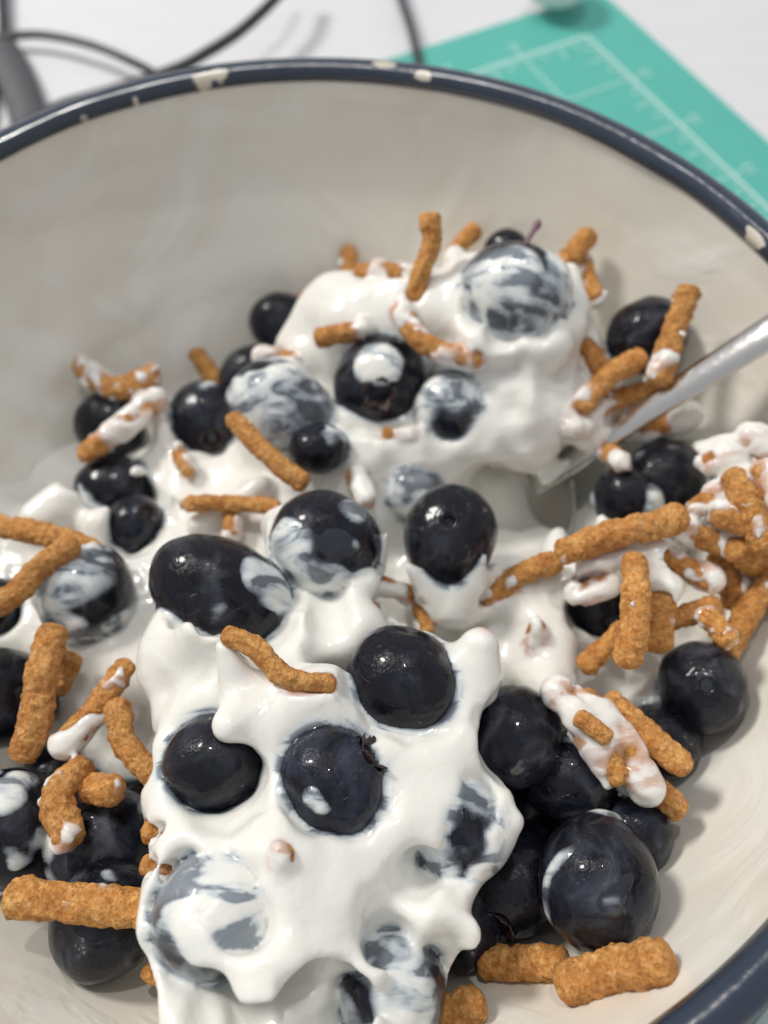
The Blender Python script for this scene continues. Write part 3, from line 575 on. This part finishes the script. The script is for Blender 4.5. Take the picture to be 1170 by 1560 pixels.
def make_berry(b):
    o = b['o']; rs = np.random.RandomState(int(b['seed']*10)+5)
    cr = o.get('cr')
    if 'pole' in o: n = bdir(b, o['pole'][0], o['pole'][1])
    else: n = bdir(b, rs.uniform(-.5, .5), rs.uniform(-.3, .9)); n = n-1.5*b['vz']*abs(n@b['vz']); n /= np.linalg.norm(n)
    t1 = np.cross(n, [0.3, .1, 1.]); t1 /= np.linalg.norm(t1); t2 = np.cross(n, t1)
    nth, nph = 56, 72
    th = np.concatenate([np.linspace(0.012, .55, 24), np.linspace(.58, math.pi-.01, nth-24)]); ph = np.arange(nph)*2*math.pi/nph
    TH, PHI = np.meshgrid(th, ph, indexing='ij')
    D = np.cos(TH)[..., None]*n+np.sin(TH)[..., None]*(np.cos(PHI)[..., None]*t1+np.sin(PHI)[..., None]*t2)
    q = D@b['R']; Pn = (q*b['rad'])@b['R'].T
    g = 1+.11*(fbm(D, 1.6, b['seed'])-.5)+.010*(fbm(D, 5., b['seed']+9)-.5)
    lobe = .5+.5*np.cos(5*PHI+1)
    if cr in ('scar', 'stem'):
        g += -.22*np.exp(-(TH/.085)**2)+.018*np.exp(-((TH-.17)/.05)**2)-.03*np.exp(-(TH/.3)**2)
    elif cr == 'crown':
        g += -.20*np.exp(-(TH/(.20+.05*lobe))**4)+.045*np.exp(-((TH-.34-.03*lobe)/.07)**2)
    else: g += -.06*np.exp(-(TH/.3)**2)
    Pn = Pn*g[..., None]
    V = Pn.reshape(-1, 3); k, j = np.meshgrid(np.arange(nth-1), np.arange(nph), indexing='ij')
    f = np.stack([k*nph+j, (k+1)*nph+j, (k+1)*nph+(j+1) % nph, k*nph+(j+1) % nph], -1).reshape(-1, 4).tolist()
    f += [list(range(nph)), [(nth-1)*nph+i for i in range(nph)][::-1]]
    hasparts = cr in ('scar', 'stem', 'crown')
    if hasparts:
        root = empty('blueberry', tuple(b['c'])); body = mesh_np('skin', V, f, mB, root)
    else: root = body = mesh_np('blueberry', V+b['c'], f, mB, loc=b['c'])
    for ob in {root, body}:
        ob['bloom'] = float(o.get('bloom', .12)); ob['milk'] = float(o.get('milk', .25))
    tag(root, b['lab'], 'blueberry', 'blueberries in the yogurt')
    rr = np.linalg.norm((n@b['R'])*b['rad'])
    if cr == 'crown':
        V = []; nr_, na = 6, 60
        for sg in (1, -1):
            for i in range(nr_):
                for j in range(na):
                    a = 2*math.pi*j/na; lb = max(0, abs(math.cos(2.5*a+.5)))**.7; s = i/(nr_-1)
                    jag = 1+.14*math.sin(17*a)+.10*math.sin(29*a+1)
                    ro = rr*(.22+s*.15*lb*jag); hh = rr*(.93+s*.19*lb*jag-.02*(s > .9))
                    V.append(n*(hh-(.016 if sg < 0 else 0))+(t1*math.cos(a)+t2*math.sin(a))*(ro+(.012 if sg < 0 else 0)))
        f = []; m_ = nr_*na
        for i in range(nr_-1):
            for j in range(na):
                a_, b_, c_, d_ = i*na+j, i*na+(j+1) % na, (i+1)*na+(j+1) % na, (i+1)*na+j
                f.append([a_, b_, c_, d_]); f.append([d_+m_, c_+m_, b_+m_, a_+m_])
        for j in range(na):
            for i in (0, nr_-1): q_ = [i*na+j, i*na+(j+1) % na, i*na+(j+1) % na+m_, i*na+j+m_]; f.append(q_ if i else q_[::-1])
        mesh_np('calyx', V, f, mC, root)
    if cr in ('scar',):
        V = []; na = 24; prs = [(0.001, .80), (.035, .81), (.055, .86), (.075, .925), (.06, .90), (.03, .80)]
        for r_, h_ in prs:
            for j in range(na): a = 2*math.pi*j/na; V.append(n*rr*(h_+.004*math.sin(5*a))+(t1*math.cos(a)+t2*math.sin(a))*rr*r_)
        f = [[i*na+j, i*na+(j+1) % na, (i+1)*na+(j+1) % na, (i+1)*na+j] for i in range(5) for j in range(na)]
        mesh_np('stalk_scar', V, f, mC, root)
    if cr == 'stem':
        e = un(822, 336, -.25)[0]-b['c']; s0 = n*rr*.80
        path = bez([s0, s0*.5+e*.5+np.array([-.04, 0, -.03]), e], 24); R_ = np.interp(np.linspace(0, 1, 24), [0, .3, .75, .85, .93, 1], [.05, .045, .05, .075, .085, .03])
        R_ = R_*(1+.25*np.array([noise(np.array([[k_*.9, 0, 0]]), 1.)[0]-.5 for k_ in range(24)]))
        Vt, ft = tube(path, R_, 12); nV = len(Vt); fl = ft.tolist()+[list(range(12))[::-1], [nV-12+i for i in range(12)]]
        mesh_np('stem', Vt, fl, mSt, root)
for b in berries: make_berry(b)

for i, (pts, wpx, c0, c1, lab) in enumerate(STK):
    P = []
    for (u, v, z) in pts:
        p, r = fit_in(u, v, z, wpx); P.append(p)
    r = np.mean([wpx/2/F*np.linalg.norm(CAM-p) for p in P])*.90
    C = bez(P, 44); seg = np.linalg.norm(np.diff(C, axis=0), axis=1); Lg = seg.sum(); s = np.concatenate([[0], np.cumsum(seg)])
    sn = np.linspace(0, Lg, max(20, int(Lg/.035))); C = np.stack([np.interp(sn, s, C[:, k]) for k in range(3)], 1)
    T = (C[-1]-C[-2])/np.linalg.norm(C[-1]-C[-2]); T0 = (C[0]-C[1])/np.linalg.norm(C[0]-C[1])
    sticks.append(dict(C=C, r=r, c0=c0, c1=c1, seed=i*2.3))
    # rounded, slightly broken ends
    ee = np.array([.0, .12, .3, .52, .75, .92, 1.0]); rad_e = np.sqrt(1-(1-np.array([.03, .30, .55, .76, .91, .98, 1.]))**1.2); ext = r*.75
    Cf = np.vstack([C[0]+T0*ext*(1-ee)[:, None], C[1:-1], C[-1]+T*ext*(1-ee[::-1])[:, None]])
    Rf = np.concatenate([rad_e, np.ones(len(C)-2), rad_e[::-1]])*r
    sw = np.linspace(0, 1, len(Cf)); Rf = Rf*(1+.13*(np.array([noise(np.array([[x*Lg*1.6+i*5, i, 0.]]), 1.)[0] for x in sw])-.5)*2*.8)
    V, f = tube(Cf, Rf, 30)
    ax = np.repeat(Cf, 30, 0); nn = V-ax; ln = np.linalg.norm(nn, axis=1)[:, None]+1e-6
    dsp = .055*(fbm(V, 3.4, i, 2)-.5)+.060*(noise(V, 9., i)-.5)+.060*(noise(V, 17., i+3)-.5)
    V = V+nn/ln*np.minimum(1, ln/r)*dsp[:, None]*(r/.23)
    nV = len(V); fl = f.tolist()+[list(range(30))[::-1], [nV-30+k for k in range(30)]]
    tag(mesh_np('bran_stick', V, fl, mBr, loc=C[len(C)//2]), lab, 'bran stick', 'bran cereal sticks')

# ------------------------------------------------------------------ yogurt: one signed distance field, meshed with surface nets
h = .05
lo = np.array([-8.2, -8.4, -6.2]); hi = np.array([8.6, 7.6, .4]); dims = np.ceil((hi-lo)/h).astype(int)+1
gx, gy, gz = [(lo[k]+np.arange(dims[k])*h).astype(np.float32) for k in range(3)]
bp = []
for (u, v, z) in BASE: bp.append(un(u, v, z)[0])
bp = np.array(bp)
XX, YY = np.meshgrid(gx, gy, indexing='ij'); num = 0; den = 1e-9
for p in bp:
    d2 = (XX-p[0])**2+(YY-p[1])**2; wt = np.exp(-d2/(2*.42**2))+.02*np.exp(-d2/(2*1.2**2))+1e-6/(1+d2); num = num+wt*p[2]; den = den+wt
HB = num/den
P2 = np.stack([XX, YY, 0*XX], -1); HB = HB+.16*(fbm(P2, .8, 3)-.5)*2
Fd = (gz[None, None, :]-HB[:, :, None])*.75
Fd = Fd.astype(np.float32)
def box(a, b, pad):
    i0 = np.clip(np.floor((np.minimum(a, b)-pad-lo)/h).astype(int), 0, dims-1); i1 = np.clip(np.ceil((np.maximum(a, b)+pad-lo)/h).astype(int)+1, 0, dims)
    if (i1 <= i0+1).any(): return None
    sl = tuple(slice(i0[k], i1[k]) for k in range(3))
    X, Y, Z = np.meshgrid(gx[sl[0]], gy[sl[1]], gz[sl[2]], indexing='ij'); return sl, np.stack([X, Y, Z], -1).astype(np.float64)
def smin(a, b, k): hh = np.clip(.5+.5*(b-a)/k, 0, 1); return b+(a-b)*hh-k*hh*(1-hh)
def smax(a, b, k): return -smin(-a, -b, k)
def segd(P, a, b):
    ab = b-a; t = np.clip(((P-a)@ab)/max(ab@ab, 1e-9), 0, 1); return np.linalg.norm(P-a-t[..., None]*ab, axis=-1), t
def blob(u, v, z, rpx): p, t = un(u, v, z); return p, rpx/F*t
BLB += [((418,800,-1.9,10),(425,868,-1.75,18)),((425,868,-1.75,18),(480,908,-1.75,22)),((480,908,-1.75,22),(560,885,-1.7,20)),((380,1075,-1.3,36),(348,1108,-.95,24)),((712,420,-1.3,20),(722,500,-1.35,28)),((740,525,-1.35,28),(845,522,-1.35,28)),((868,415,-1.4,16),(872,500,-1.5,22)),((700,400,-1.5,14),(745,392,-1.3,10)),(305,1085,-1.8,42),(640,1405,-1.9,48),((735,525,-1.7,16),(752,600,-2.2,14)),((770,600,-2.2,15),(800,690,-2.6,14)),((855,545,-2.0,16),(862,640,-2.5,15)),((800,560,-1.8,18),(860,520,-1.7,16)),((720,585,-2.2,14),(720,680,-2.7,12)),((830,600,-2.3,20),(825,660,-2.6,22)),((1040,735,-1.9,30),(1100,700,-1.5,28)),((480,505,-2.6,16),(560,440,-1.9,14)),((560,640,-2.7,14),(640,700,-2.7,12)),((250,760,-3.1,16),(150,800,-3.1,22)),((400,740,-2.8,14),(300,800,-2.9,14)),((760,880,-2.6,18),(880,900,-2.6,16)),((860,960,-2.5,14),(870,1040,-2.6,12)),((100,760,-3.1,30),(60,790,-3.1,30)),(370,1535,-1.45,88),(430,1550,-1.4,92),(530,1550,-1.5,72),(300,1470,-1.5,56),(420,1440,-1.35,70),(640,1370,-1.8,50),(285,1400,-1.5,46),(330,1395,-1.45,98),(325,1510,-1.6,70),(330,1570,-1.6,60),(275,1330,-1.5,36),((560,1180,-1.5,40),(600,1260,-1.5,50)),((430,1150,-1.5,40),(430,1230,-1.5,46)),(700,1262,-1.9,74),(600,1500,-2.1,78),
 ((640,1000,-1.9,40),(680,1040,-1.8,40)),((320,1245,-1.6,40),(250,1215,-1.9,26)),((590,1140,-1.6,40),(650,1160,-1.7,36))]
for B_ in BLB:
    def up_(q): return (q[0], q[1], q[2]+.45, q[3]) if (205 < q[0] < 800 and q[1] > 930 and not (q[0] > 745 and q[1] < 1200)) else q
    B_ = (up_(B_[0]), up_(B_[1])) if isinstance(B_[0], tuple) else up_(B_)
    if isinstance(B_[0], tuple): (pa, ra), (pb, rb) = blob(*B_[0]), blob(*B_[1])
    else: pa, ra = blob(*B_); pb, rb = pa+1e-3, ra
    K = min(.5, .14+.7*min(ra, rb)); bx_ = box(pa, pb, max(ra, rb)+K+.1)
    if bx_ is None: continue
    sl, P = bx_; d, t = segd(P, pa, pb); d = d-(ra+(rb-ra)*t)
    Fd[sl] = smin(Fd[sl], d, K)
for q_ in ((785,765,-3.2,56),(745,745,-3.3,40),(825,775,-3.3,44),(800,790,-2.9,34)):
    pa, ra = blob(*q_); bx_ = box(pa, pa, ra+.4); sl, P = bx_; Fd[sl] = smax(Fd[sl], ra-np.linalg.norm((P-pa)*np.array([1, 1, .75]), axis=-1), .2)
for q_ in ((150,1545,-.9,92),(165,1490,-1.2,56)):
    pa, ra = blob(*q_); bx_ = box(pa, pa, ra+.4); sl, P = bx_; Fd[sl] = smax(Fd[sl], ra-np.linalg.norm(P-pa, axis=-1), .25)
# folds and ripples in the mass
nb3 = [np.arange(0, n_, 3) for n_ in dims]
Xc, Yc, Zc = np.meshgrid(gx[::3], gy[::3], gz[::3], indexing='ij'); Pc = np.stack([Xc, Yc, Zc], -1)
nc = (.13*(noise(Pc, 1.1, 5)-.5)+.05*(noise(Pc+.5*noise(Pc, .9, 2)[..., None], 2.7, 8)-.5)).astype(np.float32)
for q_, s_g, am in ((un(800, 610, -2.2)[0], .85, .20), (un(690, 440, -1.6)[0], .7, .14), (un(560, 720, -2.8)[0], 1.0, .10), (un(1040, 760, -1.9)[0], 1.2, .14), (un(880, 960, -2.7)[0], 1.0, .10)):
    wq = np.exp(-((Pc-q_)**2).sum(-1)/(2*s_g**2)); rg_ = 1-2*np.abs(noise(Pc+.8*noise(Pc, .8, 3)[..., None], 1.7, 12)-.5)
    nc = nc+(wq*am*((.62-rg_)*.9+(noise(Pc, 3.1, 14)-.5)*.7)).astype(np.float32)
def up1(A, ax, n):
    idx = np.arange(n)/3; i0 = np.minimum(idx.astype(int), A.shape[ax]-1); i1 = np.minimum(i0+1, A.shape[ax]-1); f = (idx-i0).astype(np.float32)
    sh = [1, 1, 1]; sh[ax] = n; f = f.reshape(sh); return np.take(A, i0, ax)*(1-f)+np.take(A, i1, ax)*f
Fd += up1(up1(up1(nc, 0, dims[0]), 1, dims[1]), 2, dims[2])
def bsdf(b, P): q = P-b['c']; D = q/(np.linalg.norm(q, axis=-1)[..., None]+1e-6); q = q@b['R']; k = np.linalg.norm(q/b['rad'], axis=-1)/(1+.11*(fbm(D, 1.6, b['seed'])-.5))+1e-6; return np.linalg.norm(q, axis=-1)*(1-1/k)
# windows where the skin shows
for b in berries:
    o = b['o']; wins = o.get('win', [(0, 0, b['r']*b['px']*.9)] if o.get('coat', 0) < .2 and not (b['c'][1] < -4.3 and b['c'][2] < -2.4) else [])
    rp = b['r']*b['px']
    for wn in wins:
        ox, oy, rw = wn[:3]
        n = bdir(b, ox/rp*.98, oy/rp*.98); n = n+b['vz']*.8; n /= np.linalg.norm(n); ps = b['c']+bdir(b, ox/rp*.98, oy/rp*.98)*b['r']
        rc_ = rw/b['px']; st_ = ps-n*.35; en_ = ps+n*1.1
        bx_ = box(st_, en_, rc_+.5)
        if bx_ is None: continue
        sl, P = bx_; q = P-st_; al = q@n; pe = np.linalg.norm(q-al[..., None]*n, axis=-1)
        wv = ((fbm(P, 1.5, b['seed']+3)-.5)*.7+(noise(P, 4., b['seed'])-.5)*.12)*min(.75, rc_*1.1)
        d = np.maximum(np.maximum(pe-rc_-.12*np.clip(al-.35, 0, 2)+wv, -al), al-1.4)
        Fd[sl] = smax(Fd[sl], -d, .16)
# sticks stay clear on their upper side
for s_ in sticks:
    if s_['c0'] > .56 and s_['c1'] > .56: continue
    C = s_['C']; vz = vis(C[len(C)//2]); bx_ = box(C.min(0), C.max(0), .9)
    if bx_ is None: continue
    sl, P = bx_; cs = C[::6] if len(C) > 12 else C; cs = np.vstack([cs, C[-1]]); best = None
    for lift, rr_ in ((.10, .92), (.38, .95)):
        for a_, b_ in zip(cs[:-1], cs[1:]):
            d, t = segd(P, a_+vz*lift, b_+vz*lift); d = d-s_['r']*rr_; best = d if best is None else np.minimum(best, d)
    Fd[sl] = smax(Fd[sl], -best, .06)
sl, P = box(un(850,712,-3.3)[0], un(850,712,-3.3)[0], 1.6)
for a_, b_ in (((832,728,-3.5,12),(866,704,-3.2,7)), ((815,705,-3.3,14),(838,702,-3.25,8))):
    (pa, ra), (pb, rb) = blob(*a_), blob(*b_); d, t = segd(P, pa, pb); Fd[sl] = smin(Fd[sl], d-(ra+(rb-ra)*t), .2)
# films of yogurt clinging to the berries and sticks
for b in berries:
    o = b['o']; bx_ = box(b['c'], b['c'], b['r']*1.12+.15)
    if bx_ is None: continue
    sl, P = bx_; sd = bsdf(b, P); ct = o.get('coat', 0)
    nz_ = fbm(P+.6*noise(P, 1.3, b['seed'])[..., None], 1.5, b['seed']+20, 3)
    th = np.clip(.30*(nz_-(.79-ct*.78)), -.15, .075)
    for (ox, oy, rw, tk) in o.get('patch', []):
        rp = b['r']*b['px']; n = bdir(b, ox/rp, oy/rp); q = P-(b['c']+n*b['r']); dd = np.linalg.norm(q, axis=-1)+(fbm(P, 3., 6)-.5)*.25
        th = np.maximum(th, np.clip((rw/b['px']-dd)*.5, -.15, tk))
    for wn in o.get('win', []):
        ox, oy, rw = wn[:3]; rs_ = wn[3] if len(wn) > 3 else -.03; rs_ += .012*(rs_ > .004)
        rp = b['r']*b['px']; n = bdir(b, ox/rp*.98, oy/rp*.98); q = P-(b['c']+n*b['r']); dd = np.linalg.norm(q, axis=-1)/(rw/b['px'])+(nz_-.5)*.9
        fw = np.clip((1.25-dd)/.45, 0, 1); fw = fw*fw*(3-2*fw)
        if rs_ > 0: fq = np.clip((2.1-dd)/1.1, 0, 1); fq = fq*fq*(3-2*fq); th = np.minimum(np.maximum(th, (rs_+.02)*fq-.02), np.where(fw > .5, rs_+.05*(nz_-.45), 1.)); th = np.where(fw > .5, np.maximum(th, .6*rs_), th)
        elif ct > .2 or rs_ > -.03: th = th*(1-fw)+fw*(rs_+.08*(nz_-.5))
    Fd[sl] = smin(Fd[sl], sd-th, .025)
for s_ in sticks:
    C = s_['C']; bx_ = box(C.min(0), C.max(0), s_['r']+.2)
    if bx_ is None: continue
    sl, P = bx_; cs = np.vstack([C[::5], C[-1:]]); best = np.full(P.shape[:3], 9.); tt = np.zeros(P.shape[:3]); m_ = len(cs)-1
    for k_ in range(m_):
        d, t = segd(P, cs[k_], cs[k_+1]); ok = d < best; best = np.where(ok, d, best); tt = np.where(ok, (k_+t)/m_, tt)
    ct = s_['c0']+(s_['c1']-s_['c0'])*tt
    nz_ = fbm(P, 3.0, s_['seed']+40, 3)
    th = np.clip(.50*(nz_-(.80-ct*.70)), -.15, .075)
    Fd[sl] = smin(Fd[sl], best-s_['r']-th, .045)
# keep clear of the spoon and the wall
ds = A+dr*7; bx_ = box(A+dr*1.3, ds, .8); sl, P = bx_; d, t = segd(P, A+dr*1.6+np.array([0, 0, .12]), ds); Fd[sl] = smax(Fd[sl], -(d-.40), .08)
prz = wall_r(gz)+.03
RR = np.sqrt(XX**2+YY**2)
Fd = np.maximum(Fd, (RR[:, :, None]-prz[None, None, :]).astype(np.float32))
zz0 = -5.9; Fd = np.maximum(Fd, (zz0-gz)[None, None, :].astype(np.float32))
Fd[0] = Fd[-1] = 1; Fd[:, 0] = Fd[:, -1] = 1; Fd[:, :, 0] = Fd[:, :, -1] = 1

def surface_nets(Fv):
    ins = Fv < 0; nx, ny, nz2 = Fv.shape
    c = np.zeros((nx-1, ny-1, nz2-1), np.uint8)
    for a in (0, 1):
        for b in (0, 1):
            for e in (0, 1): c += ins[a:nx-1+a, b:ny-1+b, e:nz2-1+e]
    I, J, K = np.nonzero((c > 0) & (c < 8)); idx = np.full(c.shape, -1, np.int32); idx[I, J, K] = np.arange(len(I))
    acc = np.zeros((len(I), 3)); cnt = np.zeros(len(I)); cor = [(a, b, e) for a in (0, 1) for b in (0, 1) for e in (0, 1)]
    val = {q: Fv[I+q[0], J+q[1], K+q[2]].astype(np.float64) for q in cor}
    for q in cor:
        for ax in range(3):
            if q[ax] == 0:
                q2 = list(q); q2[ax] = 1; q2 = tuple(q2); a, b = val[q], val[q2]; s = (a < 0) != (b < 0)
                t = np.where(s, a/(a-b+1e-12*(a == b)), 0); pt = np.tile(np.array(q, float), (len(I), 1)); pt[:, ax] = t
                acc[s] += pt[s]; cnt[s] += 1
    V = (np.stack([I, J, K], 1)+acc/cnt[:, None])*h+lo; fs = []
    for ax in range(3):
        s0 = [slice(None)]*3; s1 = [slice(None)]*3; s0[ax] = slice(0, -1); s1[ax] = slice(1, None)
        a, b = ins[tuple(s0)], ins[tuple(s1)]; E_ = np.stack(np.nonzero(a != b), 1); u_, v_ = (ax+1) % 3, (ax+2) % 3
        E_ = E_[(E_[:, u_] > 0) & (E_[:, v_] > 0) & (E_[:, u_] < idx.shape[u_]) & (E_[:, v_] < idx.shape[v_])]
        def at(du, dv): q = E_.copy(); q[:, u_] -= du; q[:, v_] -= dv; return idx[q[:, 0], q[:, 1], q[:, 2]]
        Q = np.stack([at(1, 1), at(0, 1), at(0, 0), at(1, 0)], 1); fl = ~a[E_[:, 0], E_[:, 1], E_[:, 2]]; Q[fl] = Q[fl][:, ::-1]; fs.append(Q)
    return V, np.concatenate(fs)
V, Q = surface_nets(Fd)
Q = Q[(Q >= 0).all(1)]
# drop the buried faces lying on the bowl wall and floor
rV = np.hypot(V[:, 0], V[:, 1]); bur = (rV > wall_r(V[:, 2])-.005) | (V[:, 2] < -5.8); Q = Q[~bur[Q].all(1)]
# a light smoothing that keeps edges of films
for it in range(2):
    s = np.zeros_like(V); n_ = np.zeros(len(V))
    for k in range(4):
        np.add.at(s, Q[:, k], V[Q[:, (k+1) % 4]]); np.add.at(s, Q[:, k], V[Q[:, (k+3) % 4]]); np.add.at(n_, Q[:, k], 2)
    ok = n_ > 0; V[ok] += .35*(s[ok]/n_[ok, None]-V[ok])
used = np.unique(Q); rm = np.full(len(V), -1); rm[used] = np.arange(len(used)); V = V[used]; Q = rm[Q]
# what lies under the yogurt, and how deep
WH = np.array([.84, .83, .785]); col = np.tile(WH, (len(V), 1)); dep = np.full(len(V), .4)
def under(sel, d, c):
    d = np.clip(d, 0, .4); m = d < dep[sel]; col[sel[m]] = c; dep[sel[m]] = d[m]
for b in berries:
    sel = np.nonzero((np.abs(V-b['c']) < b['r']*1.25+.4).all(1))[0]
    if len(sel): under(sel, bsdf(b, V[sel])-.003, np.array([.014, .017, .028]))
for s_ in sticks:
    C = s_['C']; sel = np.nonzero(((V > C.min(0)-.7) & (V < C.max(0)+.7)).all(1))[0]
    if not len(sel): continue
    cs = np.vstack([C[::5], C[-1:]]); d = np.full(len(sel), 9.)
    for k_ in range(len(cs)-1): d = np.minimum(d, segd(V[sel], cs[k_], cs[k_+1])[0])
    under(sel, d-s_['r']+.012, np.array([.58, .29, .12]))
yo = mesh_np('yogurt', V, Q, mat_yogurt())
ca = yo.data.color_attributes.new('film', 'FLOAT_COLOR', 'POINT'); ca.data.foreach_set('color', np.hstack([col, dep[:, None]]).astype(np.float32).ravel())
tag(yo, 'thick glossy white yogurt heaped in the bowl and clinging to the berries and bran', 'yogurt')
print('yogurt verts', len(V))
